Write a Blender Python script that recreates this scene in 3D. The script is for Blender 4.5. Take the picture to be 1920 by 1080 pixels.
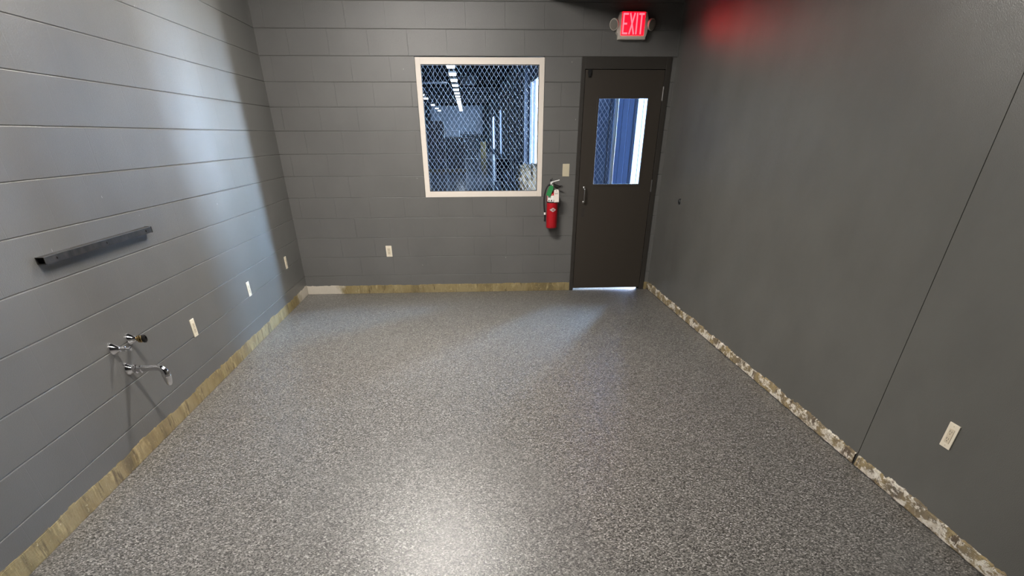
import bpy, bmesh, math, random
from mathutils import Vector, Matrix
PI = math.pi
random.seed(7)
for o in list(bpy.data.objects): bpy.data.objects.remove(o)
S = bpy.context.scene
COL = S.collection

# ------------------------------------------------------------------ camera
F_PX, PITCH, YAW, ROLL, CAM_H = 1056.42, 0.6756, 0.0610, -0.0030, 1.5865
cyw, syw, cp, sp = math.cos(YAW), math.sin(YAW), math.cos(PITCH), math.sin(PITCH)
fw = Vector((syw*cp, cyw*cp, -sp)); rt = Vector((cyw, -syw, 0)); up = rt.cross(fw)
r1 = math.cos(ROLL)*rt + math.sin(ROLL)*up
u1 = -math.sin(ROLL)*rt + math.cos(ROLL)*up
cd = bpy.data.cameras.new('camera'); cam = bpy.data.objects.new('camera', cd); COL.objects.link(cam)
m = Matrix.Identity(4)
for i in range(3):
    m[i][0] = r1[i]; m[i][1] = u1[i]; m[i][2] = -fw[i]
m[2][3] = CAM_H
cam.matrix_world = m
cd.sensor_width = 36; cd.sensor_fit = 'HORIZONTAL'; cd.lens = F_PX*36/1920
cd.shift_y = 560/1920; cd.clip_start = .02; cd.clip_end = 300
S.camera = cam

# ------------------------------------------------------------------ world, exposure
w = bpy.data.worlds.new('world'); S.world = w; w.use_nodes = True
w.node_tree.nodes['Background'].inputs[0].default_value = (.25, .38, .6, 1)
w.node_tree.nodes['Background'].inputs[1].default_value = .02
S.view_settings.view_transform = 'Standard'; S.view_settings.look = 'None'
S.view_settings.exposure = 0.0; S.view_settings.gamma = 1.0; S.view_settings.use_curve_mapping = False
LAMP_BACK, LAMP_FRONT = 212, 158          # radiance of the two ceiling panels
DAY = 285                                # radiance of the daylit doorways of the hall next door

# ------------------------------------------------------------------ room measures
XL, XR, YB, YF, ZC = -2.1073, 2.2891, 8.127, -1.4, 3.048
C8 = .2032
XO = 2.95                                # inner face of the neighbouring hall's right wall

# ------------------------------------------------------------------ materials
def nmat(name):
    m = bpy.data.materials.new(name); m.use_nodes = True
    return m, m.node_tree.nodes, m.node_tree.links, m.node_tree.nodes['Principled BSDF']
def lin(*c):
    return tuple((x/255/12.92 if x/255 <= .04045 else ((x/255+.055)/1.055)**2.4) for x in c)
def mat(name, col, rough=.5, metal=0, bump=0, bscale=60, spec=.5, vary=0):
    m, N, L, P = nmat(name)
    c = lin(*col) + (1,)
    P.inputs['Base Color'].default_value = c
    P.inputs['Roughness'].default_value = rough; P.inputs['Metallic'].default_value = metal
    P.inputs['Specular IOR Level'].default_value = spec
    if bump or vary:
        tc = N.new('ShaderNodeTexCoord'); nz = N.new('ShaderNodeTexNoise')
        nz.inputs['Scale'].default_value = bscale; nz.inputs['Detail'].default_value = 4
        L.new(tc.outputs['Object'], nz.inputs['Vector'])
        if bump:
            b = N.new('ShaderNodeBump'); b.inputs['Strength'].default_value = bump; b.inputs['Distance'].default_value = .003
            L.new(nz.outputs['Fac'], b.inputs['Height']); L.new(b.outputs['Normal'], P.inputs['Normal'])
        if vary:
            r = N.new('ShaderNodeValToRGB')
            r.color_ramp.elements[0].position = .35; r.color_ramp.elements[1].position = .68
            r.color_ramp.elements[0].color = tuple(x*(1-vary) for x in c[:3]) + (1,)
            r.color_ramp.elements[1].color = tuple(min(1, x*(1+vary)) for x in c[:3]) + (1,)
            L.new(nz.outputs['Fac'], r.inputs['Fac']); L.new(r.outputs['Color'], P.inputs['Base Color'])
    return m
def emit(name, col, strength):
    m, N, L, P = nmat(name)
    P.inputs['Base Color'].default_value = (.02, .02, .02, 1)
    P.inputs['Emission Color'].default_value = tuple(col) + (1,)
    P.inputs['Emission Strength'].default_value = strength
    return m
def paint(name, axis, phase, base=(.125, .122, .115), blocks=True, rough=.36, joint=1.0):
    """grey enamel on blockwork: head joints and stipple as relief, a few chips"""
    m, N, L, P = nmat(name)
    tc = N.new('ShaderNodeTexCoord'); sep = N.new('ShaderNodeSeparateXYZ'); L.new(tc.outputs['Object'], sep.inputs[0])
    nz = N.new('ShaderNodeTexNoise'); nz.inputs['Scale'].default_value = 190; nz.inputs['Detail'].default_value = 3
    nz.inputs['Roughness'].default_value = .6
    L.new(tc.outputs['Object'], nz.inputs['Vector'])
    b1 = N.new('ShaderNodeBump'); b1.inputs['Strength'].default_value = .6; b1.inputs['Distance'].default_value = .0022
    L.new(nz.outputs['Fac'], b1.inputs['Height'])
    nb = N.new('ShaderNodeTexNoise'); nb.inputs['Scale'].default_value = 2.3; nb.inputs['Detail'].default_value = 5
    L.new(tc.outputs['Object'], nb.inputs['Vector'])
    r = N.new('ShaderNodeValToRGB'); r.color_ramp.elements[0].position = .3; r.color_ramp.elements[1].position = .7
    r.color_ramp.elements[0].color = tuple(x*.93 for x in base) + (1,); r.color_ramp.elements[1].color = tuple(x*1.06 for x in base) + (1,)
    L.new(nb.outputs['Fac'], r.inputs['Fac'])
    out_col = r.outputs['Color']
    last = b1
    if blocks:
        ad = N.new('ShaderNodeMath'); ad.operation = 'SUBTRACT'; ad.inputs[1].default_value = phase
        L.new(sep.outputs[axis], ad.inputs[0])
        cb = N.new('ShaderNodeCombineXYZ'); L.new(ad.outputs[0], cb.inputs[0]); L.new(sep.outputs[2], cb.inputs[1])
        # wavering of the joints
        dn = N.new('ShaderNodeTexNoise'); dn.inputs['Scale'].default_value = 9
        L.new(tc.outputs['Object'], dn.inputs['Vector'])
        vm = N.new('ShaderNodeVectorMath'); vm.operation = 'MULTIPLY_ADD'
        vm.inputs[1].default_value = (.008, 0, 0); L.new(dn.outputs['Color'], vm.inputs[0]); L.new(cb.outputs[0], vm.inputs[2])
        br = N.new('ShaderNodeTexBrick'); br.offset = .5; br.offset_frequency = 2
        br.inputs['Scale'].default_value = 1; br.inputs['Mortar Size'].default_value = .0035
        br.inputs['Mortar Smooth'].default_value = .4; br.inputs['Bias'].default_value = 0
        br.inputs['Brick Width'].default_value = .4064; br.inputs['Row Height'].default_value = C8
        L.new(vm.outputs[0], br.inputs['Vector'])
        mk = N.new('ShaderNodeTexNoise'); mk.inputs['Scale'].default_value = 1.7; mk.inputs['Detail'].default_value = 2
        L.new(tc.outputs['Object'], mk.inputs['Vector'])
        mr = N.new('ShaderNodeMapRange'); mr.inputs['From Min'].default_value = .40; mr.inputs['From Max'].default_value = .58
        mr.inputs['To Min'].default_value = .15; L.new(mk.outputs['Fac'], mr.inputs['Value'])
        mu = N.new('ShaderNodeMath'); mu.operation = 'MULTIPLY'; L.new(br.outputs['Fac'], mu.inputs[0]); L.new(mr.outputs[0], mu.inputs[1])
        b2 = N.new('ShaderNodeBump'); b2.invert = True; b2.inputs['Strength'].default_value = joint; b2.inputs['Distance'].default_value = .006
        L.new(mu.outputs[0], b2.inputs['Height']); L.new(b1.outputs['Normal'], b2.inputs['Normal']); last = b2
        # sparse chips and scuffs
        v = N.new('ShaderNodeTexNoise'); v.inputs['Scale'].default_value = 38; v.inputs['Detail'].default_value = 2
        sc = N.new('ShaderNodeVectorMath'); sc.operation = 'MULTIPLY'; sc.inputs[1].default_value = (1, 1, .45)
        L.new(tc.outputs['Object'], sc.inputs[0]); L.new(sc.outputs[0], v.inputs['Vector'])
        c1 = N.new('ShaderNodeMapRange'); c1.inputs['From Min'].default_value = .78; c1.inputs['From Max'].default_value = .80
        L.new(v.outputs['Fac'], c1.inputs['Value'])
        mx = N.new('ShaderNodeMix'); mx.data_type = 'RGBA'
        L.new(c1.outputs[0], mx.inputs[0]); L.new(out_col, mx.inputs[6]); mx.inputs[7].default_value = (.42, .41, .39, 1)
        out_col = mx.outputs[2]
    L.new(out_col, P.inputs['Base Color'])
    L.new(last.outputs['Normal'], P.inputs['Normal'])
    P.inputs['Roughness'].default_value = rough; P.inputs['Specular IOR Level'].default_value = .5
    return m

def floor_mat():
    m, N, L, P = nmat('flake_epoxy')
    tc = N.new('ShaderNodeTexCoord')
    dn = N.new('ShaderNodeTexNoise'); dn.inputs['Scale'].default_value = 160; dn.inputs['Detail'].default_value = 2
    L.new(tc.outputs['Object'], dn.inputs['Vector'])
    vm = N.new('ShaderNodeVectorMath'); vm.operation = 'MULTIPLY_ADD'; vm.inputs[1].default_value = (.006, .006, 0)
    L.new(dn.outputs['Color'], vm.inputs[0]); L.new(tc.outputs['Object'], vm.inputs[2])
    cols = []
    for scale, stops in ((148, ((0, (.008, .008, .007)), (.13, (.035, .033, .031)), (.30, (.105, .10, .093)), (.56, (.18, .17, .155)), (.80, (.28, .27, .25)), (.95, (.46, .44, .41)))),
                         (330, ((0, (.02, .02, .02)), (.25, (.10, .095, .088)), (.6, (.19, .18, .165)), (.88, (.42, .40, .37))))):
        v = N.new('ShaderNodeTexVoronoi'); v.inputs['Scale'].default_value = scale; v.voronoi_dimensions = '2D'
        L.new(vm.outputs[0], v.inputs['Vector'])
        s = N.new('ShaderNodeSeparateColor'); L.new(v.outputs['Color'], s.inputs[0])
        r = N.new('ShaderNodeValToRGB'); r.color_ramp.interpolation = 'CONSTANT'
        e = r.color_ramp.elements
        while len(e) > 1: e.remove(e[-1])
        e[0].position = stops[0][0]; e[0].color = stops[0][1] + (1,)
        for p, c in stops[1:]:
            x = e.new(p); x.color = c + (1,)
        L.new(s.outputs[0], r.inputs['Fac']); cols.append((v, r))
    mx = N.new('ShaderNodeMix'); mx.data_type = 'RGBA'; mx.inputs[0].default_value = .3
    L.new(cols[0][1].outputs['Color'], mx.inputs[6]); L.new(cols[1][1].outputs['Color'], mx.inputs[7])
    L.new(mx.outputs[2], P.inputs['Base Color'])
    n2 = N.new('ShaderNodeTexNoise'); n2.inputs['Scale'].default_value = 120; n2.inputs['Detail'].default_value = 2
    L.new(tc.outputs['Object'], n2.inputs['Vector'])
    b = N.new('ShaderNodeBump'); b.inputs['Strength'].default_value = .7; b.inputs['Distance'].default_value = .0018
    L.new(n2.outputs['Fac'], b.inputs['Height'])
    L.new(b.outputs['Normal'], P.inputs['Normal'])
    P.inputs['Roughness'].default_value = .35; P.inputs['Specular IOR Level'].default_value = .5
    return m

def residue(name, kind):
    """old cove-base glue on the wall foot: trowel lines, patches, torn paper"""
    m, N, L, P = nmat(name)
    tc = N.new('ShaderNodeTexCoord')
    def noise(scale, sx=(1, 1, 1), det=4, ro=.55):
        mm = N.new('ShaderNodeVectorMath'); mm.operation = 'MULTIPLY'; mm.inputs[1].default_value = sx
        L.new(tc.outputs['Object'], mm.inputs[0])
        n = N.new('ShaderNodeTexNoise'); n.inputs['Scale'].default_value = scale; n.inputs['Detail'].default_value = det
        n.inputs['Roughness'].default_value = ro
        L.new(mm.outputs[0], n.inputs['Vector']); return n
    def ramp(fac, stops, const=False):
        r = N.new('ShaderNodeValToRGB'); e = r.color_ramp.elements
        if const: r.color_ramp.interpolation = 'CONSTANT'
        while len(e) > 1: e.remove(e[-1])
        e[0].position = stops[0][0]; e[0].color = lin(*stops[0][1]) + (1,)
        for p, c in stops[1:]:
            x = e.new(p); x.color = lin(*c) + (1,)
        L.new(fac, r.inputs['Fac']); return r.outputs['Color']
    def mapr(fac, a, b_):
        r = N.new('ShaderNodeMapRange'); r.inputs['From Min'].default_value = a; r.inputs['From Max'].default_value = b_
        L.new(fac, r.inputs['Value']); return r.outputs[0]
    def mix(f, a, b_):
        x = N.new('ShaderNodeMix'); x.data_type = 'RGBA'; L.new(f, x.inputs[0]); L.new(a, x.inputs[6])
        if isinstance(b_, tuple): x.inputs[7].default_value = lin(*b_) + (1,)
        else: L.new(b_, x.inputs[7])
        return x.outputs[2]
    if kind == 'olive':
        c = ramp(noise(5, (1, 1, .6)).outputs['Fac'], [(.3, (108, 94, 62)), (.45, (138, 121, 78)), (.58, (150, 134, 94)), (.72, (124, 108, 68))])
        c = mix(mapr(noise(16, (1, 1, .3), 6, .7).outputs['Fac'], .56, .66), c, (176, 158, 112))
        c = mix(mapr(noise(13, (1.3, 1.3, .35), 6, .7).outputs['Fac'], .56, .66), c, (98, 82, 50))
        c = mix(mapr(noise(45, (1, 1, 1), 4, .7).outputs['Fac'], .64, .70), c, (196, 182, 146))
        # whitish plaster left in the back left corner
        sx = N.new('ShaderNodeSeparateXYZ'); L.new(tc.outputs['Object'], sx.inputs[0])
        ds = N.new('ShaderNodeVectorMath'); ds.operation = 'DISTANCE'; ds.inputs[1].default_value = (XL, YB, .05)
        L.new(tc.outputs['Object'], ds.inputs[0])
        nn = noise(9); ad = N.new('ShaderNodeMath'); ad.operation = 'MULTIPLY_ADD'; ad.inputs[1].default_value = .5
        L.new(nn.outputs['Fac'], ad.inputs[0]); L.new(ds.outputs['Value'], ad.inputs[2])
        inv = N.new('ShaderNodeMapRange'); inv.inputs['From Min'].default_value = .78; inv.inputs['From Max'].default_value = .62
        L.new(ad.outputs[0], inv.inputs['Value'])
        c = mix(inv.outputs[0], c, (205, 196, 180))
    else:
        c = ramp(noise(4, (1, 1, 1)).outputs['Fac'], [(.3, (98, 86, 70)), (.44, (132, 117, 90)), (.55, (156, 136, 94)), (.68, (112, 98, 78))])
        c = mix(mapr(noise(7, (1, 1, 2.2), 6, .7).outputs['Fac'], .50, .54), c, ramp(noise(30, (1, 1, 3)).outputs['Fac'], [(.3, (190, 176, 150)), (.6, (232, 226, 214))]))
        c = mix(mapr(noise(26, (1, 1, 1.6), 6, .7).outputs['Fac'], .60, .64), c, (236, 230, 218))
        c = mix(mapr(noise(13, (1, 1, .8), 6, .75).outputs['Fac'], .57, .61), c, (92, 76, 56))
        c = mix(mapr(noise(55, (1, 1, 1.5), 4, .7).outputs['Fac'], .64, .68), c, (66, 54, 40))
    L.new(c, P.inputs['Base Color'])
    wv = N.new('ShaderNodeTexWave'); wv.wave_type = 'BANDS'; wv.bands_direction = 'Z'
    wv.inputs['Scale'].default_value = 55; wv.inputs['Distortion'].default_value = 3.5; wv.inputs['Detail Scale'].default_value = .12
    L.new(tc.outputs['Object'], wv.inputs['Vector'])
    n3 = noise(60, (1, 1, 1), 4)
    s = N.new('ShaderNodeMath'); s.operation = 'MULTIPLY_ADD'; s.inputs[1].default_value = .55
    L.new(wv.outputs['Fac'], s.inputs[0]); L.new(n3.outputs['Fac'], s.inputs[2])
    b = N.new('ShaderNodeBump'); b.inputs['Strength'].default_value = .9; b.inputs['Distance'].default_value = .004
    L.new(s.outputs[0], b.inputs['Height']); L.new(b.outputs['Normal'], P.inputs['Normal'])
    P.inputs['Roughness'].default_value = .55
    return m

def glass_mat(name, tint):
    m, N, L, P = nmat(name)
    out = N['Material Output']; N.remove(P)
    t = N.new('ShaderNodeBsdfTransparent'); t.inputs[0].default_value = tint + (1,)
    g = N.new('ShaderNodeBsdfGlossy'); g.inputs['Roughness'].default_value = .02
    f = N.new('ShaderNodeFresnel'); f.inputs['IOR'].default_value = 1.4
    ge = N.new('ShaderNodeNewGeometry'); iv = N.new('ShaderNodeMath'); iv.operation = 'SUBTRACT'; iv.inputs[0].default_value = 1
    L.new(ge.outputs['Backfacing'], iv.inputs[1])
    mu = N.new('ShaderNodeMath'); mu.operation = 'MULTIPLY'; L.new(f.outputs[0], mu.inputs[0]); L.new(iv.outputs[0], mu.inputs[1])
    x = N.new('ShaderNodeMixShader'); L.new(mu.outputs[0], x.inputs[0]); L.new(t.outputs[0], x.inputs[1]); L.new(g.outputs[0], x.inputs[2])
    L.new(x.outputs[0], out.inputs['Surface']); return m

M = {}
M['paint_left'] = paint('grey_block_paint_left', 1, .09, joint=.5)
M['paint_back'] = paint('grey_block_paint_back', 0, .245, joint=.8)
M['paint_smooth'] = paint('grey_smooth_paint', 0, 0, base=(.108, .106, .096), blocks=False, rough=.25)
M['paint_dark'] = mat('dark_grey_ceiling_paint', (52, 52, 54), .8)
M['floor'] = floor_mat()
M['olive'] = residue('olive_glue_residue', 'olive'); M['torn'] = residue('torn_plaster_residue', 'torn')
M['bronze'] = mat('dark_bronze_door_paint', (54, 48, 41), .42, bump=.08, bscale=260)
M['bronze_frame'] = mat('dark_bronze_frame_paint', (47, 43, 38), .45, bump=.06, bscale=260)
M['black'] = mat('black_plastic', (20, 20, 21), .5)
M['gap'] = mat('shadow_gap_black', (12, 11, 10), .9)
M['white_frame'] = mat('cream_white_frame', (222, 212, 200), .45, bump=.03, bscale=80)
M['ivory'] = mat('ivory_plastic', (226, 216, 196), .35)
M['ivory_dark'] = mat('ivory_insert', (205, 192, 168), .35)
M['tan_plate'] = mat('light_tan_plastic', (196, 186, 160), .4)
M['slot'] = mat('dark_slot', (46, 38, 30), .7)
M['glass'] = glass_mat('clear_glass', (.93, .965, 1.0))
M['steel'] = mat('brushed_steel', (170, 168, 165), .28, 1)
M['chrome'] = mat('chrome', (225, 225, 228), .10, 1)
M['brass'] = mat('tarnished_brass', (168, 144, 100), .25, 1)
M['dark_metal'] = mat('dark_worn_metal', (50, 48, 47), .35, .8, vary=.3, bscale=40)
M['bar_paint'] = mat('scuffed_grey_metal', (50, 48, 45), .36, .3, bump=.15, bscale=26, vary=.5)
M['red'] = mat('red_enamel', (176, 18, 30), .28)
M['decal'] = mat('white_decal', (232, 230, 224), .4)
M['decal_red'] = mat('red_print', (170, 40, 40), .5)
M['green'] = mat('green_tag', (32, 132, 68), .6)
M['paper'] = mat('white_paper_tag', (236, 226, 216), .7)
M['print'] = mat('dark_print', (60, 56, 52), .7)
M['housing'] = mat('off_white_housing', (205, 198, 186), .4)
M['lens'] = mat('smoky_lamp_lens', (122, 115, 106), .35)
M['exit_red'] = emit('exit_red_panel', (1, .0006, .005), 7)
M['exit_letter'] = emit('exit_red_letters', (1, .032, .042), 8)
M['troffer'] = emit('ceiling_panel_glow', (1, .955, .90), LAMP_BACK)
M['troffer2'] = emit('ceiling_panel_glow_front', (1, .955, .90), LAMP_FRONT)
M['white_enamel'] = mat('white_enamel', (225, 225, 222), .5)
# neighbouring hall
M['hall_floor'] = mat('polished_hall_floor', (78, 84, 94), .16, vary=.2, bscale=1.2)
M['hall_wall'] = mat('blue_grey_metal_wall', (108, 120, 142), .5)
M['hall_dark'] = mat('dark_hall_ceiling', (40, 45, 54), .8)
M['hall_far'] = mat('pale_far_wall', (140, 152, 172), .7)
M['daylight'] = emit('daylit_doorway_sky', (.48, .71, 1.0), DAY*1.5)
M['daylight_low'] = emit('daylit_doorway_ground', (1.0, .93, .86), DAY*.75)
M['daylight_second'] = emit('daylit_narrow_doorway', (.48, .70, 1.0), 55)
M['translucent'] = emit('blue_translucent_panel', (.26, .46, 1.0), 1.3)
M['daylight_mid'] = emit('daylit_second_doorway', (.66, .82, 1.0), 9)
M['daylight_far'] = emit('daylit_far_window', (.70, .86, 1.0), 10)
M['lamp'] = emit('strip_lamp_glow', (.86, .93, 1.0), 14)
M['galv'] = mat('galvanised_wire', (150, 158, 170), .5, 0)
M['wrap'] = mat('dark_wrapped_load', (48, 47, 53), .4, bump=.4, bscale=8, vary=.35)
M['wood'] = mat('weathered_pallet_wood', (96, 84, 70), .8)
M['kraft'] = mat('crumpled_brown_paper', (92, 74, 50), .85, bump=.6, bscale=14, vary=.35)
M['grey_box'] = mat('grey_carton', (120, 116, 120), .7, vary=.1, bscale=5)
M['pale_box'] = mat('pale_carton', (176, 184, 200), .6)
M['navy'] = mat('navy_plastic', (12, 17, 46), .85)
M['yellow'] = mat('yellow_paint', (120, 108, 72), .6)
M['hall_white'] = mat('pale_steel_shelving', (140, 150, 166), .5)

# ------------------------------------------------------------------ mesh helpers
class MB:
    def __init__(s): s.bm = bmesh.new()
    def box(s, x0, x1, y0, y1, z0, z1, M4=None, bev=0):
        vs = [s.bm.verts.new((x, y, z)) for x in (x0, x1) for y in (y0, y1) for z in (z0, z1)]
        if M4 is not None:
            for v in vs: v.co = M4 @ v.co
        fs = [s.bm.faces.new([vs[i] for i in f]) for f in ((0, 1, 3, 2), (4, 6, 7, 5), (0, 4, 5, 1), (2, 3, 7, 6), (0, 2, 6, 4), (1, 5, 7, 3))]
        if bev:
            ed = {e for f in fs for e in f.edges}
            bmesh.ops.bevel(s.bm, geom=list(ed), offset=bev, segments=2, affect='EDGES', profile=.5)
        return s
    def prism(s, pts, d0, d1, plane='xz', M4=None):
        """closed outline, extruded: plane xz -> along y, yz -> along x, xy -> along z"""
        def P(a, b, d):
            v = {'xz': (a, d, b), 'yz': (d, a, b), 'xy': (a, b, d)}[plane]
            v = Vector(v); return M4 @ v if M4 is not None else v
        A = [s.bm.verts.new(P(a, b, d0)) for a, b in pts]; B = [s.bm.verts.new(P(a, b, d1)) for a, b in pts]
        s.bm.faces.new(A); s.bm.faces.new(B[::-1])
        n = len(pts)
        for i in range(n): s.bm.faces.new((A[i], B[i], B[(i+1) % n], A[(i+1) % n]))
        return s
    def tube(s, pts, rad, seg=10, cap=True):
        """rad: number or list; swept along points"""
        pts = [Vector(p) for p in pts]; n = len(pts)
        rad = rad if isinstance(rad, (list, tuple)) else [rad]*n
        t0 = (pts[1]-pts[0]).normalized(); a = Vector((0, 0, 1)) if abs(t0.z) < .9 else Vector((1, 0, 0))
        nrm = t0.cross(a).normalized(); rings = []
        for i in range(n):
            t = (pts[min(i+1, n-1)]-pts[max(i-1, 0)]).normalized()
            nrm = (nrm - t*nrm.dot(t)).normalized(); bi = t.cross(nrm)
            rings.append([s.bm.verts.new(pts[i] + rad[i]*(math.cos(2*PI*k/seg)*nrm + math.sin(2*PI*k/seg)*bi)) for k in range(seg)])
        for i in range(n-1):
            for k in range(seg):
                s.bm.faces.new((rings[i][k], rings[i][(k+1) % seg], rings[i+1][(k+1) % seg], rings[i+1][k]))
        if cap: s.bm.faces.new(rings[0][::-1]); s.bm.faces.new(rings[-1])
        return s
    def lathe(s, prof, origin, axis=(0, 0, 1), seg=24):
        """prof: (radius, height) along axis"""
        o = Vector(origin); ax = Vector(axis).normalized()
        pts = [o + ax*h for r, h in prof]
        a = Vector((0, 0, 1)) if abs(ax.z) < .9 else Vector((1, 0, 0))
        u = ax.cross(a).normalized(); v = ax.cross(u); rings = []
        for (r, h), p in zip(prof, pts):
            r = max(r, 1e-5)
            rings.append([s.bm.verts.new(p + r*(math.cos(2*PI*k/seg)*u + math.sin(2*PI*k/seg)*v)) for k in range(seg)])
        for i in range(len(rings)-1):
            for k in range(seg):
                s.bm.faces.new((rings[i][k], rings[i][(k+1) % seg], rings[i+1][(k+1) % seg], rings[i+1][k]))
        s.bm.faces.new(rings[0][::-1]); s.bm.faces.new(rings[-1])
        return s
    def build(s, name, mt, parent=None, smooth=False, base=None, label=None):
        bmesh.ops.recalc_face_normals(s.bm, faces=s.bm.faces)
        me = bpy.data.meshes.new(name)
        if base is not None:
            bmesh.ops.translate(s.bm, verts=s.bm.verts, vec=-Vector(base))
        s.bm.to_mesh(me); s.bm.free(); me.materials.append(mt)
        if smooth:
            for p in me.polygons: p.use_smooth = True
            try: me.set_sharp_from_angle(angle=math.radians(38))
            except Exception: pass
        o = bpy.data.objects.new(name, me); COL.objects.link(o)
        if base is not None: o.location = base
        if parent is not None:
            o.parent = parent
            o.location = Vector(o.location) - (Vector(parent.get('_w', (0, 0, 0))))
        if label: o['label'] = label
        return o
def tag(o, label, cat, group=None, kind=None):
    o['label'] = label; o['category'] = cat
    if group: o['group'] = group
    if kind: o['kind'] = kind
    return o
def thing(name, loc, label, cat, group=None, kind=None):
    """Empty at the thing's base; its parts are then built in world measures"""
    o = bpy.data.objects.new(name, None); COL.objects.link(o); o.location = loc
    o.empty_display_size = .1
    o['_w'] = tuple(loc)
    return tag(o, label, cat, group, kind)
def copy_tree(o, delta, label=None, group=None):
    c = o.copy(); COL.objects.link(c)
    c.location = Vector(o.location) + Vector(delta)
    if label: c['label'] = label
    if group: c['group'] = group
    for ch in list(o.children):
        d = ch.copy(); COL.objects.link(d); d.parent = c
        for g in list(ch.children):
            e = g.copy(); COL.objects.link(e); e.parent = d
    return c

# ------------------------------------------------------------------ block walls
def block_profile(z0, z1, dep, gd=.0042, gh=.0045, off=0):
    """(depth, z) outline; depth 0 is the face, + into the wall; concave bed joints at every course"""
    P = [(dep, z0), (dep, z1), (0, z1)]
    k = int(math.floor(z1/C8 + 1e-6))
    face = []
    while k*C8 > z0 - 1e-6:
        z = k*C8
        for dz, d in ((gh, 0), (gh*.55, gd*.75), (0, gd), (-gh*.55, gd*.75), (-gh, 0)):
            if z0 + 1e-5 < z+dz < z1 - 1e-5: face.append((d, z+dz))
        k -= 1
    return P + face + [(0, z0)]
WY = .20
b = MB()
OPW = (-.515, .866, 5*C8, 11*C8); OPD = (1.258, 2.232, 0, 11*C8)
for x0, x1, z0, z1 in ((XL-.2, OPW[0], 0, 16*C8), (OPW[0], OPW[1], 0, OPW[2]), (OPW[0], OPW[1], OPW[3], 16*C8), (OPW[1], OPD[0], 0, 16*C8),
                       (OPD[0], OPD[1], OPD[3], 16*C8), (OPD[1], XR+.2, 0, 16*C8)):
    b.prism([(YB+d, z) for d, z in block_profile(z0, z1, WY, gd=.0026, gh=.0034)], x0, x1, 'yz')
wb = tag(b.build('wall_back', M['paint_back']), 'grey painted block wall with the window and the door', 'wall', kind='structure')
b = MB()
b.prism([(XL-d, z) for d, z in block_profile(0, 16*C8, .2)], YF-.2, YB, 'xz')
tag(b.build('wall_left', M['paint_left']), 'grey painted block wall on the left with long bed joints', 'wall', kind='structure')
# right wall: two smooth panels with an open joint between them
b = MB()
sm0, sm1 = 3.034, 2.935   # joint at floor, at ceiling (it leans a little)
g = .0028
b.prism([(YF-.2, 0), (sm0-g, 0), (sm1-g, ZC+.2), (YF-.2, ZC+.2)], XR, XR+.02, 'yz')
b.prism([(sm0+g, 0), (YB+.01, 0), (YB+.01, ZC+.2), (sm1+g, ZC+.2)], XR, XR+.02, 'yz')
wr = tag(b.build('wall_right', M['paint_smooth']), 'smooth grey painted wall on the right with one thin dark seam', 'wall', kind='structure')
b = MB(); b.box(XR+.02, XR+.2, YF-.2, YB, 0, ZC+.2)
b.build('backing', M['gap'], wr)
b = MB(); b.box(XL-.2, XR+.2, YF-.2, YF, 0, ZC+.2)
tag(b.build('wall_front', M['paint_dark']), 'grey wall behind the viewer', 'wall', kind='structure')
b = MB(); b.box(XL-.2, XR+.2, YF-.2, YB+WY, -.15, 0)
tag(b.build('floor', M['floor']), 'glossy grey flake epoxy floor', 'floor', kind='structure')
# ceiling with two hung strip luminaires lying across the room, and an unseen soffit added at right to shade the back corner
LX, LZ = -.52, 2.93
b = MB(); b.box(XL-.2, XR+.2, YF-.2, YB+WY, ZC, ZC+.2)
tag(b.build('ceiling', M['paint_dark']), 'dark ceiling above the room', 'ceiling', kind='structure')
b = MB(); b.box(.86, XR, 3.2, YB, 2.665, ZC)
tag(b.build('shade_soffit_1', M['paint_dark']), 'unseen soffit added to shade the upper right corner', 'soffit', kind='structure')
for ly, mt in ((5.65, 'troffer'), (2.45, 'troffer2')):
    t = thing('ceiling_light', (LX, ly, ZC), ('ceiling light nearer the back wall' if ly > 4 else 'ceiling light nearer the viewer'), 'ceiling light', 'ceiling lights of the room')
    b = MB(); b.prism([(ly-.10, LZ+.03), (ly-.09, LZ+.004), (ly-.06, LZ), (ly+.06, LZ), (ly+.09, LZ+.004), (ly+.10, LZ+.03)], LX-.60, LX+.60, 'yz'); b.build('lens', M[mt], t)
    b = MB(); b.box(LX-.61, LX+.61, ly-.105, ly+.105, LZ+.03, ZC, bev=.004); b.build('housing', M['white_enamel'], t)

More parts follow.
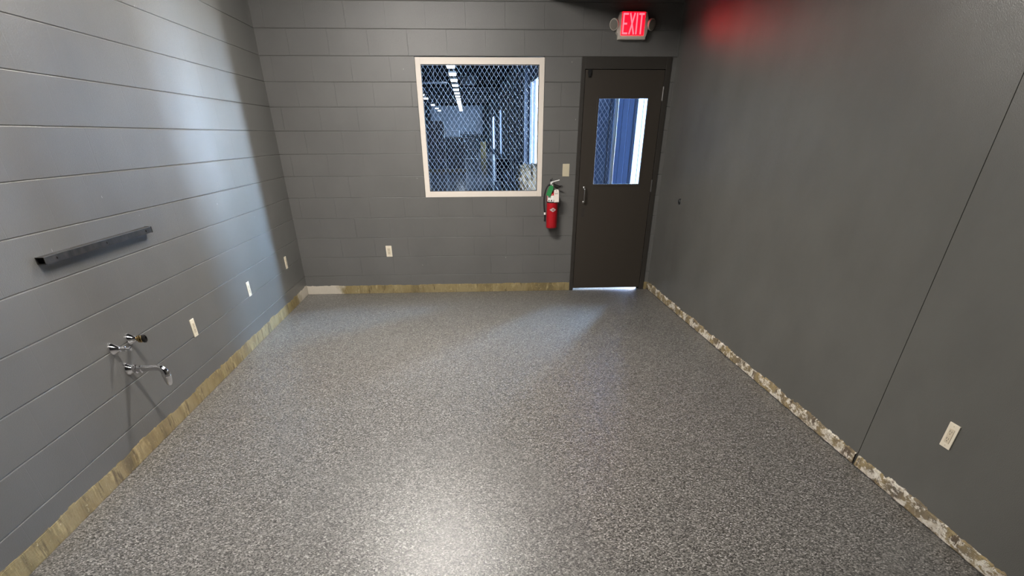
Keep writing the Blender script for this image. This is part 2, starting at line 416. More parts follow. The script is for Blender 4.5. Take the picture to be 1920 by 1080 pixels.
# ------------------------------------------------------------------ glue bands along the wall foot
def band(name, mt, label, a, b_, fixed, side, h, thick, z0=0., seed=1, gapat=None, rag=.006, out=None):
    """a..b_ along the wall; ragged top edge, slightly wavy face. side: 'L','B','R'"""
    rnd = random.Random(seed)
    n = int(abs(b_-a)/.012); bm = bmesh.new(); rows = []
    ph = [rnd.random()*6 for _ in range(6)]
    lump = 0; jag = 0
    for i in range(n+1):
        s = a + (b_-a)*i/n
        if rnd.random() < .07: lump = rnd.uniform(-rag, rag)*.9
        if rnd.random() < .35: jag = rnd.uniform(-rag, rag)*.55
        top = h + rag*.28*(math.sin(s*7+ph[0]) + .6*math.sin(s*19+ph[1])) + lump + jag + rnd.uniform(-rag, rag)*.15
        ring = []
        for j, (zf, tf) in enumerate(((0, .6), (.08, 1), (.5, 1), (.9, .8), (1, .1))):
            tt = max(.0006, thick*tf*(1 + .25*math.sin(s*31+ph[3]+j)) + (rnd.uniform(-.15, .15)*thick))
            z = z0 + (top-z0)*zf
            ring.append((tt, z))
        ring.append((-.004, z0+(top-z0))); ring.append((-.004, z0))
        vv = []
        for tt, z in ring:
            if side == 'L': co = (fixed+tt, s, z)
            elif side == 'R': co = (fixed-tt, s, z)
            else: co = (s, fixed-tt, z)
            vv.append(bm.verts.new(co))
        rows.append((s, vv))
    for (s0, r0), (s1, r1_) in zip(rows, rows[1:]):
        if gapat and abs((s0+s1)/2-gapat) < .008:
            continue
        m_ = len(r0)
        for k in range(m_): bm.faces.new((r0[k], r0[(k+1) % m_], r1_[(k+1) % m_], r1_[k]))
    bm.faces.new(rows[0][1]); bm.faces.new(rows[-1][1][::-1])
    q = MB(); q.bm.free(); q.bm = bm
    return tag(q.build(name, mt), label, 'baseboard', kind='structure')
band('baseboard_left', M['olive'], 'strip of old olive glue along the foot of the left wall', YF, YB-.004, XL, 'L', .100, .004, seed=3, rag=.007)
band('baseboard_back', M['olive'], 'strip of old olive glue below the window', XL+.004, OPD[0]-.004, YB, 'B', .094, .004, seed=5, rag=.005)
band('baseboard_back_right', M['olive'], 'short piece of old glue between door and right wall', OPD[1]+.003, XR-.012, YB, 'B', .085, .004, seed=6, rag=.003)
band('baseboard_right', M['torn'], 'torn white and tan strip along the foot of the right wall', YF, YB-.006, XR, 'R', .078, .010, z0=.006, seed=11, gapat=3.03, rag=.010)

# ------------------------------------------------------------------ window
win = thing('window_1', (.1755, YB, OPW[2]), 'cream framed interior window looking into the hall', 'window', kind='structure')
x0, x1, z0, z1 = OPW; FW = .056; yf = YB-.004
b = MB()
fx0, fx1, fz0, fz1 = x0+.004, x1-.004, z0-.002, z1-.007
yb = YB+.11
b.box(fx0, fx0+FW, yf, yb, fz0, fz1, bev=.002); b.box(fx1-FW, fx1, yf, yb, fz0, fz1, bev=.002)
b.box(fx0+FW, fx1-FW, yf+.0005, yb, fz1-FW, fz1-.0005, bev=.002); b.box(fx0+FW, fx1-FW, yf+.0005, yb, fz0+.0005, fz0+FW, bev=.002)
b.build('window_frame', M['white_frame'], win)
b = MB(); ix0, ix1, iz0, iz1 = fx0+FW, fx1-FW, fz0+FW, fz1-FW
e = .005
b.box(ix0, ix0+e, yf+.004, yf+.03, iz0, iz1); b.box(ix1-e, ix1, yf+.004, yf+.03, iz0, iz1)
b.box(ix0+e, ix1-e, yf+.004, yf+.03, iz0, iz0+e); b.box(ix0+e, ix1-e, yf+.004, yf+.03, iz1-e, iz1)
b.build('gasket', M['black'], win)
b = MB(); b.box(ix0+e, ix1-e, yf+.012, yf+.018, iz0+e, iz1-e); b.build('glass_pane', M['glass'], win)

# ------------------------------------------------------------------ door
door = thing('door_1', (1.745, YB, 0), 'dark bronze steel door with a half height glass light', 'door', kind='structure')
x0, x1, z0, z1 = OPD
b = MB(); yj0, yj1 = YB-.012, YB+.14
jw = .042; hh = .098
b.box(x0, x0+jw, yj0, yj1, 0, z1, bev=.0015); b.box(x1-jw-.012, x1, yj0, yj1, 0, z1, bev=.0015)
b.box(x0+jw, x1-jw-.012, yj0+.0005, yj1, z1-hh, z1-.0005, bev=.0015)
b.box(x0+jw, x0+jw+.014, YB+.05, YB+.09, 0, z1-hh); b.box(x1-jw-.026, x1-jw-.012, YB+.05, YB+.09, 0, z1-hh)
b.box(x0+jw, x1-jw-.012, YB+.05, YB+.09, z1-hh-.014, z1-hh)
b.build('door_frame', M['bronze_frame'], door)
sx0, sx1, sz0, sz1 = x0+jw+.005, x1-jw-.017, .026, z1-hh-.005
gx0, gx1, gz0, gz1 = 1.470, 2.026, 1.127, 1.902
b = MB(); ya, yb_ = YB-.004, YB+.041
b.box(sx0, gx0, ya, yb_, sz0, sz1); b.box(gx1, sx1, ya, yb_, sz0, sz1)
b.box(gx0, gx1, ya, yb_, sz0, gz0); b.box(gx0, gx1, ya, yb_, gz1, sz1)
slab = b.build('door_slab', M['bronze'], door)
b = MB(); k = .018
for (a0, a1, c0, c1) in ((gx0-k, gx0+.004, gz0-k, gz1+k), (gx1-.004, gx1+k, gz0-k, gz1+k), (gx0+.004, gx1-.004, gz0-k, gz0+.004), (gx0+.004, gx1-.004, gz1-.004, gz1+k)):
    b.box(a0, a1, ya-.004, ya+.012, c0, c1, bev=.0012)
b.build('glazing_bead', M['bronze'], door)
b = MB(); b.box(gx0, gx1, YB+.012, YB+.018, gz0, gz1); b.build('glass_pane', M['glass'], door)
# pull handle
hx_ = 1.372
b = MB()
pts = [(hx_, ya, .955)]
for i in range(7):
    t = i/6*PI/2; pts.append((hx_, ya-.030-.016*math.sin(t), .955+.016*(1-math.cos(t))))
for i in range(7):
    t = i/6*PI/2; pts.append((hx_, ya-.046+.016*(1-math.cos(t)), 1.079+.016*math.sin(t)))
pts.append((hx_, ya, 1.095))
b.tube(pts, .0075, 10)
for z in (.955, 1.095): b.lathe([(.014, 0), (.014, .003), (.009, .006)], (hx_, ya, z), (0, -1, 0), 14)
b.build('handle', M['steel'], door, smooth=True, label='satin steel pull handle')
for z in (1.94, 1.112, .277):
    b = MB(); b.tube([(sx1+.004, YB-.012, z-.057), (sx1+.004, YB-.012, z+.057)], .0055, 10)
    b.tube([(sx1+.004, YB-.012, z-.063), (sx1+.004, YB-.012, z-.057)], .004, 10)
    b.box(sx1-.004, sx1+.004, YB-.0065, YB-.004, z-.057, z+.057)
    b.build('hinge', M['steel'] if z > .5 else M['bronze_frame'], door, smooth=True)
b = MB(); b.box(1.333, 1.369, YB-.028, YB-.010, 2.094, 2.134, bev=.002); b.box(1.338, 1.364, YB-.026, YB-.004, 2.075, 2.096, bev=.002)
b.build('door_contact', M['gap'], door, label='small black contact sensor at the top corner')
b = MB(); b.box(1.358, 1.392, ya-.0012, ya, .80, .90, bev=.0004); b.build('cover_plate', M['bronze_frame'], door)

# ------------------------------------------------------------------ plates and outlets
def M_wall(side, s, z):
    """local x along wall, local y out of the wall (towards the room), local z up"""
    if side == 'B': return Matrix.Translation((s, YB, z)) @ Matrix(((1, 0, 0, 0), (0, -1, 0, 0), (0, 0, 1, 0), (0, 0, 0, 1)))
    if side == 'L': return Matrix.Translation((XL, s, z)) @ Matrix(((0, 1, 0, 0), (1, 0, 0, 0), (0, 0, 1, 0), (0, 0, 0, 1)))
    if side == 'R': return Matrix.Translation((XR, s, z)) @ Matrix(((0, -1, 0, 0), (-1, 0, 0, 0), (0, 0, 1, 0), (0, 0, 0, 1)))
def outlet(side, s, z, label, wdt=.072, hgt=.118, plate='ivory', ins='ivory_dark', kind='outlet', group=None):
    T = M_wall(side, s, z); o = T.translation
    t = thing('wall_outlet' if kind == 'outlet' else 'light_switch', tuple(o), label, kind, group)
    b = MB(); b.box(-wdt/2, wdt/2, 0, .006, -hgt/2, hgt/2, T, bev=.002); b.build('cover_plate', M[plate], t)
    b = MB(); b.box(-.0175, .0175, .0055, .0085, -.034, .034, T, bev=.001); r = b.build('receptacle' if kind == 'outlet' else 'rocker', M[ins], t)
    for zz in (-.047, .047):
        b = MB(); b.lathe([(.003, 0), (.003, .0012)], T @ Vector((0, .006, zz)), T.to_3x3() @ Vector((0, 1, 0)), 10)
        b.build('screw', M['tan_plate'], t)
    if kind == 'outlet':
        b = MB()
        for zz in (-.017, .017):
            b.box(-.0085, -.006, .0082, .0089, zz, zz+.009, T); b.box(.005, .0075, .0082, .0089, zz, zz+.0075, T)
            b.lathe([(.0026, 0), (.0026, .0008)], T @ Vector((0, .0082, zz-.007)), T.to_3x3() @ Vector((0, 1, 0)), 10)
        q = b.build('slots', M['slot'], None); q.parent = r
        q.location = -Vector(t['_w']) - Vector(r.location) if False else (0, 0, 0)
    return t
GL = 'outlets along the left wall'
outlet('L', 4.662, .462, 'ivory outlet on the left wall nearest the faucet', group=GL)
outlet('L', 6.035, .462, 'ivory outlet on the left wall, middle one of three', group=GL)
outlet('L', 7.435, .464, 'ivory outlet on the left wall nearest the back corner', group=GL)
outlet('B', -1.017, .467, 'ivory outlet low on the back wall left of the window')
outlet('R', 2.457, .440, 'ivory outlet with slotted receptacle on the smooth right wall')
outlet('B', 1.142, 1.265, 'tan wall switch plate between the window and the door', .080, .120, 'tan_plate', 'tan_plate', 'light switch')

# wall bumper on the right wall
t = thing('wall_bumper', (XR, 7.277, 1.018), 'small dark round door bumper on the right wall', 'door stop')
b = MB(); b.lathe([(.026, 0), (.026, .006), (.021, .014), (.012, .019), (.002, .020)], (XR, 7.277, 1.018), (-1, 0, 0), 20); b.build('rubber_cap', M['black'], t, smooth=True)
b = MB(); b.lathe([(.028, 0), (.028, .003)], (XR, 7.277, 1.018), (-1, 0, 0), 20); b.build('base_ring', M['steel'], t, smooth=True)

# ------------------------------------------------------------------ metal bar on the left wall
t = thing('metal_bar', (XL, 3.83, 1.113), 'scuffed hollow metal bar fixed across the left wall', 'bar')
b = MB(); ya_, yc_ = 3.255, 4.44; xo, xi = XL+.042, XL; zt, zb = 1.130, 1.100; tk = .0028
b.box(xi, xo, ya_, yc_, zt-tk, zt); b.box(xi, xo, ya_, yc_, zb, zb+tk)
b.box(xo-tk, xo, ya_, yc_, zb+tk, zt-tk); b.box(xi, xi+tk, ya_, yc_, zb+tk, zt-tk)
b.build('rail', M['bar_paint'], t)
b = MB(); b.box(xo-.006, xo+.0008, ya_, yc_, zt-.0012, zt+.0008); b.build('worn_edge', M['steel'], t, label='bare worn upper edge')
b = MB(); b.box(xi, xo+.002, yc_-.002, yc_+.012, zb-.002, zt+.002, bev=.003); b.build('end_cap', M['bar_paint'], t)
for yy in (3.36, 3.86, 4.36):
    b = MB(); b.lathe([(.006, 0), (.006, .002), (.003, .004)], (xo, yy, 1.115), (1, 0, 0), 12)
    b.build('bolt', M['dark_metal'], t, smooth=True)
b = MB(); b.box(xi+tk, xo-tk, ya_+.03, ya_+.035, zb+tk, zt-tk); b.build('hollow_shade', M['gap'], t)  # black plate in the open end, stands for the shade inside the hollow bar

# ------------------------------------------------------------------ faucet
fz = .622
t = thing('wall_faucet', (XL, 3.66, .50), 'chrome wall faucet with two bare valve stems and a curved spout', 'faucet')
def flange(y, z, r=.034):
    b = MB(); b.lathe([(r, 0), (r, .006), (r*.93, .010), (r*.6, .030), (r*.42, .045), (r*.40, .048)], (XL, y, z), (1, 0, 0), 24)
    return b.build('escutcheon', M['chrome'], t, smooth=True)
def hexa(b, y, z, r, h0, h1): b.lathe([(r, h0), (r, h1)], (XL, y, z), (1, 0, 0), 6)
flange(3.555, .622); flange(3.765, .622)
b = MB(); b.lathe([(.010, .040), (.010, .062), (.013, .062), (.013, .078), (.008, .080), (.008, .096), (.012, .096), (.012, .108), (.006, .110)], (XL, 3.555, .622), (1, 0, 0), 20)
b.build('valve_stem', M['chrome'], t, smooth=True)
b = MB(); b.lathe([(.011, .040), (.011, .055), (.020, .057), (.022, .072), (.014, .074), (.013, .084)], (XL, 3.765, .622), (1, 0, 0), 20)
st = b.build('valve_stem', M['brass'], t, smooth=True, label='bare brass valve stem')
b = MB(); b.lathe([(.020, .084), (.022, .088), (.022, .100), (.015, .104), (.015, .098)], (XL, 3.765, .622), (1, 0, 0), 12)
b.build('packing_nut', M['dark_metal'], t, smooth=True)
# spout
y0, z0_ = 3.625, .487
b = MB(); b.lathe([(.036, 0), (.036, .006), (.032, .012), (.020, .030), (.017, .034)], (XL, y0, z0_), (1, 0, 0), 24)
b.build('escutcheon', M['chrome'], t, smooth=True)
b = MB()
b.lathe([(.015, .030), (.015, .036), (.025, .038), (.025, .054), (.018, .056), (.018, .068), (.022, .070), (.022, .082), (.017, .086)], (XL, y0, z0_), (1, 0, 0), 20)
pts, rad = [], []
for i in range(7): pts.append((XL+.080+.10*i/6, y0, z0_+.004*i/6)); rad.append(.0160+.001*i/6)
R_ = .034
for i in range(1, 10):
    a = i/9*PI*.47; pts.append((XL+.180+R_*math.sin(a), y0, z0_+.004-R_*(1-math.cos(a)))); rad.append(.0170+.008*i/9)
lx, ly_, lz = pts[-1]
for dx, dz, rr in ((.001, -.012, .0255), (.002, -.026, .025), (.001, -.044, .0225), (0, -.062, .018), (-.001, -.072, .012)):
    pts.append((lx+dx, y0, lz+dz)); rad.append(rr)
b.tube(pts, rad, 18)
sp_ = b.build('spout', M['chrome'], t, smooth=True)
b = MB(); b.lathe([(.0258, 0), (.0272, .003), (.0258, .006)], (lx+.001, y0, lz-.018), (0, 0, 1), 20); b.build('collar', M['chrome'], t, smooth=True)

# ------------------------------------------------------------------ exit sign
ex, ez, D_ = 1.758, 2.466, .078
t = thing('exit_sign', (ex, YB, ez), 'lit red EXIT sign with two emergency lamp heads above the door', 'exit sign')
b = MB()
ol = [(-.140, -.103), (.140, -.103), (.142, -.070), (.158, -.050), (.162, .030), (.150, .060), (.138, .100), (-.138, .100), (-.150, .060), (-.166, .030), (-.162, -.050), (-.144, -.070)]
b.prism([(ex+x, ez+z) for x, z in ol], YB-D_, YB, 'xz')
bmesh.ops.bevel(b.bm, geom=[e for e in b.bm.edges if all(v.co.y < YB-D_+.001 for v in e.verts)], offset=.006, segments=2, affect='EDGES')
b.build('housing', M['housing'], t)
px0, px1, pz0, pz1 = ex-.120, ex+.118, ez-.075, ez+.098
b = MB(); b.box(px0, px1, YB-D_-.002, YB-D_+.002, pz0, pz1); b.build('sign_face', M['exit_red'], t, label='glowing red face')
# letters E X I T as bars
yl0, yl1 = YB-D_-.0045, YB-D_-.002
lh0, lh1 = pz0+.008, pz1-.008; st_ = .014
def bar(b, p, q, wd):
    p = Vector((p[0], 0, p[1])); q = Vector((q[0], 0, q[1])); d = (q-p).normalized(); n = Vector((-d.z, 0, d.x))*wd/2
    c = [(p+n), (q+n), (q-n), (p-n)]
    b.prism([(v.x, v.z) for v in c], yl0, yl1, 'xz')
def letter(ch, a, c):
    b = MB(); mid = (lh0+lh1)/2
    if ch == 'E':
        b.box(a, a+st_, yl0, yl1, lh0, lh1)
        for z in (lh0, mid-st_/2, lh1-st_): b.box(a+st_, c if z != mid-st_/2 else c-.010, yl0, yl1, z, z+st_)
    if ch == 'X':
        bar(b, (a+st_/2, lh0), (c-st_/2, lh1), st_); bar(b, (a+st_/2, lh1), (c-st_/2, lh0), st_)
        if True: pass
    if ch == 'I': b.box((a+c)/2-st_/2, (a+c)/2+st_/2, yl0, yl1, lh0, lh1)
    if ch == 'T':
        b.box((a+c)/2-st_/2, (a+c)/2+st_/2, yl0, yl1, lh0, lh1-st_); b.box(a, c, yl0, yl1, lh1-st_, lh1)
    return b.build('letter', M['exit_letter'], t)
letter('E', px0+.010, px0+.066); letter('X', px0+.076, px0+.138); letter('I', px0+.146, px0+.166); letter('T', px0+.174, px1-.008)
for sx in (-1, 1):
    c = Vector((ex+sx*.188, YB-.055, ez+.012)); ax = Vector((sx*.45, -.8, -.25)).normalized()
    b = MB(); b.lathe([(.010, -.045), (.030, -.042), (.043, -.015), (.046, .012), (.046, .022), (.040, .025)], c, ax, 24)
    hd = b.build('lamp_head', M['housing'], t, smooth=True)
    b = MB(); b.lathe([(.040, .0245), (.040, .027), (.025, .030), (.004, .031)], c, ax, 24); b.build('lamp_lens', M['lens'], t, smooth=True)
    b = MB(); b.tube([(ex+sx*.150, YB-.045, ez+.010), (ex+sx*.178, YB-.048, ez+.010)], .013, 12); b.build('swivel', M['housing'], t, smooth=True)

# ------------------------------------------------------------------ fire extinguisher
cx, cyy, R0 = .985, YB-.085, .066
t = thing('fire_extinguisher', (cx, YB, .70), 'red fire extinguisher with green and white tags beside the window', 'fire extinguisher')
b = MB()
prof = [(.050, .704), (.060, .706), (R0, .716), (R0, 1.034)]
for i in range(1, 9):
    a = i/8*PI/2; prof.append((.020+(R0-.020)*math.cos(a), 1.034+.034*math.sin(a)))
prof += [(.019, 1.075)]
b.lathe(prof, (cx, cyy, 0), (0, 0, 1), 32); cylo = b.build('cylinder', M['red'], t, smooth=True)
def wrap(name, mt, a0, a1, z0, z1, r, parent=t, n=16, label=None):
    """curved label on the cylinder, angle 0 faces the room"""
    b = MB(); g0 = []
    for i in range(n+1):
        a = a0+(a1-a0)*i/n
        g0.append([b.bm.verts.new((cx+rr*math.sin(a), cyy-rr*math.cos(a), z)) for rr, z in ((r, z0), (r, z1), (r-.0012, z1), (r-.0012, z0))])
    for p, q in zip(g0, g0[1:]):
        for k_ in range(4): b.bm.faces.new((p[k_], p[(k_+1) % 4], q[(k_+1) % 4], q[k_]))
    b.bm.faces.new(g0[0]); b.bm.faces.new(g0[-1][::-1])
    return b.build(name, mt, parent, smooth=True, label=label)
wrap('instruction_label', M['decal'], -1.15, 1.0, .972, 1.032, R0+.0012, label='white instruction label')
wrap('label_band', M['black'], -1.35, 1.5, .960, .9725, R0+.001)
for a in (-.75, -.28, .2, .62):
    b = MB(); rr = R0+.0022
    wrap('pictogram', M['print'], a-.11, a+.11, .976, .990, rr, n=4)
# diamond emblem
b = MB(); a_ = []
def cylp(a, z, r): return (cx+r*math.sin(a), cyy-r*math.cos(a), z)
NN = 12; top, bot = [], []
for i in range(NN+1):
    f = -1+2*i/NN; h = .021*(1-abs(f)) + .0004
    top.append((cylp(.05+f*.62, .892+h, R0+.0014))); bot.append((cylp(.05+f*.62, .892-h, R0+.0014)))
tv = [b.bm.verts.new(p) for p in top]; bv = [b.bm.verts.new(p) for p in bot]
for i in range(NN): b.bm.faces.new((tv[i], tv[i+1], bv[i+1], bv[i]))
bmesh.ops.solidify(b.bm, geom=b.bm.faces[:], thickness=.0008)
em = b.build('emblem', M['decal'], t, label='white diamond emblem')
wrap('emblem_mark', M['decal_red'], -.08, .22, .888, .896, R0+.0024, n=4)
# valve, levers, hose
b = MB(); b.lathe([(.019, 1.070), (.022, 1.078), (.022, 1.090), (.015, 1.094), (.015, 1.130), (.019, 1.134), (.019, 1.150), (.010, 1.156)], (cx, cyy, 0), (0, 0, 1), 20)
b.box(cx-.030, cx-.012, cyy-.012, cyy+.012, 1.118, 1.142, bev=.003)
b.build('valve', M['steel'], t, smooth=True)
b = MB(); T = Matrix.Translation((cx-.012, cyy, 1.158)) @ Matrix.Rotation(-.22, 4, 'Y')
b.box(-.018, .090, -.011, .011, -.004, .004, T, bev=.002); b.box(-.018, .012, -.013, .013, -.022, .006, T, bev=.003)
b.build('squeeze_lever', M['white_enamel'], t)
b = MB(); T = Matrix.Translation((cx+.004, cyy, 1.138)) @ Matrix.Rotation(.26, 4, 'Y')
b.box(0, .090, -.011, .011, -.005, .005, T, bev=.002); b.build('carry_handle', M['dark_metal'], t)
b = MB(); b.tube([(cx-.020, cyy-.004, 1.165), (cx-.024, cyy-.004, 1.184), (cx-.012, cyy-.004, 1.196), (cx-.003, cyy-.004, 1.184), (cx-.010, cyy-.004, 1.168)], .0028, 8)
b.box(cx-.034, cx-.014, cyy-.010, cyy+.008, 1.156, 1.184, bev=.003)
b.build('safety_pin', M['black'], t)
b = MB(); b.lathe([(.015, 0), (.015, .010), (.012, .012)], (cx, cyy-.014, 1.118), (0, -1, 0), 16); b.build('gauge', M['steel'], t, smooth=True)
b = MB()
import itertools
cps = [(-.028, 1.130), (-.055, 1.126), (-.082, 1.085), (-.096, 1.02), (-.098, .95), (-.092, .89), (-.084, .850)]
pts = []
for i in range(len(cps)-1):
    p0 = cps[max(i-1, 0)]; p1 = cps[i]; p2 = cps[i+1]; p3 = cps[min(i+2, len(cps)-1)]
    for k_ in range(5):
        u = k_/5
        f = lambda a, b2, c, d: .5*((2*b2)+(-a+c)*u+(2*a-5*b2+4*c-d)*u*u+(-a+3*b2-3*c+d)*u**3)
        pts.append((cx+f(p0[0], p1[0], p2[0], p3[0]), cyy, f(p0[1], p1[1], p2[1], p3[1])))
pts.append((cx+cps[-1][0], cyy, cps[-1][1]))
b.tube(pts, .0085, 12); b.build('hose', M['black'], t, smooth=True)
b = MB(); b.lathe([(.010, .850), (.010, .800), (.012, .798), (.013, .772)], (cx-.084, cyy, 0), (0, 0, 1), 14); b.build('nozzle', M['black'], t, smooth=True)
b = MB(); b.lathe([(.0118, .840), (.0118, .862)], (cx-.085, cyy, 0), (0, 0, 1), 14); b.build('hose_clip', M['decal'], t, smooth=True)
b = MB(); b.box(cx-.018, cx+.018, YB-.006, YB, .95, 1.16, bev=.001); b.box(cx-.012, cx+.012, YB-.07, YB-.005, 1.10, 1.108); b.build('wall_hook', M['dark_metal'], t)
# tags
T = Matrix.Translation((cx-.018, cyy-.075, 1.128)) @ Matrix.Rotation(.42, 4, 'Y')
b = MB(); b.prism([(-.012, 0), (.012, 0), (.026, -.018), (.026, -.108), (-.026, -.108), (-.026, -.018)], 0, .0012, 'xz', T); b.build('green_tag', M['green'], t, label='green inspection tag')
b = MB(); b.tube([(cx-.012, cyy-.016, 1.13), (cx-.017, cyy-.05, 1.132), (cx-.018, cyy-.075, 1.124)], .001, 6); b.build('tag_string', M['paper'], t)
b = MB(); b.tube([(cx+.014, cyy-.014, 1.10), (cx+.030, cyy-.05, 1.098), (cx+.034, cyy-.073, 1.084)], .001, 6); b.build('tag_string', M['paper'], t)
T = Matrix.Translation((cx+.034, cyy-.074, 1.090)) @ Matrix.Rotation(-.05, 4, 'Y')
b = MB(); b.prism([(-.020, 0), (.020, 0), (.029, -.012), (.029, -.122), (-.029, -.122), (-.029, -.012)], 0, .0012, 'xz', T); wt = b.build('white_tag', M['paper'], t, label='white paper service tag')
b = MB(); b.box(-.020, .018, -.0006, .0002, -.036, -.033, T); b.box(-.018, .020, -.0006, .0002, -.044, -.042, T); b.box(-.004, .004, -.0006, .0002, -.016, -.008, T); b.build('tag_print', M['print'], t)

# ================================================================== the hall beyond the window
HZ = 4.9
b = MB(); b.box(-12, XO+.3, YB+WY, 90, -.16, -.002)
tag(b.build('floor_hall', M['hall_floor']), 'shiny blue grey floor of the hall beyond the window', 'floor', kind='structure')
b = MB(); b.box(-12, XO+.3, YB+WY, 90, HZ, HZ+.2)
tag(b.build('ceiling_hall', M['hall_dark']), 'dark roof of the hall beyond the window', 'ceiling', kind='structure')
for y in range(14, 90, 6):
    b = MB(); b.box(-12, XO, y, y+.25, HZ-.55, HZ)
    tag(b.build('roof_beam', M['hall_dark'], base=(0, y, HZ)), 'dark beam under the roof of the hall', 'beam', 'roof beams of the hall', 'structure')
b = MB(); b.box(-12.2, -12, YB+WY, 90, 0, HZ)
tag(b.build('wall_hall_left', M['hall_dark']), 'dark left wall of the hall beyond the window', 'wall', kind='structure')
b = MB(); b.box(-12, XO+.3, 90, 90.2, 0, HZ); b.box(-4.0, 1.9, 85, 85.2, 1.7, 4.2)
tag(b.build('wall_hall_far', M['hall_far']), 'pale far end wall of the hall beyond the window', 'wall', kind='structure')
b = MB(); b.box(XL-10, XL-.2, YB, YB+WY, 0, HZ); b.box(XR+.2, XO+.3, YB, YB+WY, 0, HZ); b.box(XL-.2, XR+.2, YB+.001, YB+WY, 16*C8, HZ)
tag(b.build('wall_hall_near', M['hall_wall']), 'hall side wall panel beside the room', 'wall', kind='structure')
# corrugated right wall with tall daylit doorways
OPN = [(9.98, 10.68, 0.02, 4.8), (11.45, 12.55, .02, 4.4), (12.75, 14.6, .02, 4.4), (28.2, 33.8, .05, 3.45), (58, 64, .3, 3.3), (70, 82, .4, 3.2)]
def ribbed(b, y0, y1, z0, z1, pitch=.30, dep=.05):
    if y1-y0 < .02: return
    pts = [(XO+.3, y0)]
    y = y0
    while y < y1-1e-3:
        ye = min(y+pitch, y1); wdt = ye-y
        pts += [(XO+dep, y), (XO+dep, y+wdt*.45), (XO, y+wdt*.6), (XO, y+wdt*.85)]
        y = ye
    pts += [(XO+dep, y1), (XO+.3, y1)]
    b.prism(pts, z0, z1, 'xy')
b = MB(); y = YB+WY
for (o0, o1, q0, q1) in OPN:
    ribbed(b, y, o0, 0, HZ); ribbed(b, o0, o1, q1, HZ)
    if q0 > .1: ribbed(b, o0, o1, 0, q0)
    y = o1
ribbed(b, y, 90, 0, HZ, .6)
tag(b.build('wall_hall_right', M['hall_wall']), 'ribbed blue grey metal wall of the hall beyond the door glass', 'wall', kind='structure')
lab = ['nearest daylit doorway of the hall, hidden beside the door glass', 'bright daylit doorway seen through the door glass', 'dim translucent wall panel seen through the door glass', 'bright daylit doorway at the right edge of the window', 'tall daylit window far down the hall', 'farthest daylit window down the hall']
for i, (o0, o1, q0, q1) in enumerate(OPN):
    t = thing('window_%d' % (i+2), (XO+.2, (o0+o1)/2, q0), lab[i], 'window', kind='structure')
    if i < 1:
        b = MB(); b.box(XO+.12, XO+.14, o0, o1, 1.6, q1); b.build('pane', M['daylight'], t)
        b = MB(); b.box(XO+.12, XO+.14, o0, o1, q0, 1.6); b.build('lower_pane', M['daylight_low'], t)
    else:
        b = MB(); b.box(XO+.12, XO+.14, o0, o1, q0, q1); b.build('pane', M['daylight_second' if i == 1 else 'translucent' if i == 2 else 'daylight_mid' if i == 3 else 'daylight_far'], t)
    b = MB()
    mul = [o0+.03, o1-.03] + ([] if i == 0 else [11.86, 12.12] if i == 1 else [13.2, 13.7, 14.2] if i == 2 else [32.1] if i == 3 else [o0+(o1-o0)*k_/3 for k_ in (1, 2)])
    wd = .04 if i < 3 else .22 if i == 3 else .5
    for yy in mul: b.box(XO+.0, XO+.1, yy-wd/2, yy+wd/2, q0, q1)
    b.box(XO, XO+.1, o0, o1, q1-.06, q1)
    b.build('frame', M['hall_wall'], t)
# columns standing off the ribbed wall
b = MB(); b.box(XO-.22, XO, 15.0, 15.16, 0, HZ); b.box(XO-.24, XO-.215, 14.93, 15.23, 0, HZ)
c0 = tag(b.build('steel_column', M['hall_wall'], base=(XO, 15.08, 0)), 'pale steel column against the ribbed hall wall', 'column', 'steel columns along the hall wall', 'structure')
yy = 17.8
while yy < 86:
    if not any(o0-.3 < yy < o1+.3 for o0, o1, _, _ in OPN):
        c = c0.copy(); COL.objects.link(c); c.location = (XO, yy, 0)
    yy += 2.72

# chain link fence just beyond the wall
FY = 8.78
t = thing('chain_link_fence', (0, FY, 0), 'galvanised chain link fence just beyond the window glass', 'fence')
fx0_, fx1_, fzt = -2.0, 1.80, 2.9
b = MB(); p = .054; q_ = .066; rr = .0013
def wire(b, P0, P1, r):
    P0 = Vector(P0); P1 = Vector(P1); d = (P1-P0).normalized(); n1 = Vector((0, 1, 0)); n2 = d.cross(n1)
    A = [b.bm.verts.new(P0+n) for n in (n1*r, n2*r, -n1*r, -n2*r)]; B = [b.bm.verts.new(P1+n) for n in (n1*r, n2*r, -n1*r, -n2*r)]
    for k_ in range(4): b.bm.faces.new((A[k_], A[(k_+1) % 4], B[(k_+1) % 4], B[k_]))
def diag(sgn, yoff):
    sl = q_/p; zlo, zhi = .05, fzt
    span = (zhi-zlo)/sl
    k_ = fx0_-span
    while k_ < fx1_+span:
        # line x = k_ + sgn*(z-zlo)/sl
        pts_ = []
        za, zb_ = zlo, zhi
        xa, xb = (k_, k_+span) if sgn > 0 else (k_+span, k_)
        # clip in x
        x_a, x_b = xa, xb
        def zat(x): return zlo+(x-xa)/(xb-xa)*(zhi-zlo)
        lo, hi = max(min(xa, xb), fx0_), min(max(xa, xb), fx1_)
        if hi-lo > .02: wire(b, (lo, FY+yoff, zat(lo)), (hi, FY+yoff, zat(hi)), rr)
        k_ += p
diag(1, -.0016); diag(-1, .0016)
b.build('mesh_fabric', M['galv'], t)
for xx in (fx0_, -.62, 1.82):
    b = MB(); b.tube([(xx, FY+.03, 0), (xx, FY+.03, fzt+.03)], .022, 12); b.lathe([(.026, fzt+.03), (.02, fzt+.05), (.004, fzt+.06)], (xx, FY+.03, 0), (0, 0, 1), 12)
    b.build('post', M['galv'], t, smooth=True)
b = MB(); b.tube([(fx0_, FY+.03, fzt), (1.82, FY+.03, fzt)], .018, 10); b.build('top_rail', M['galv'], t, smooth=True)

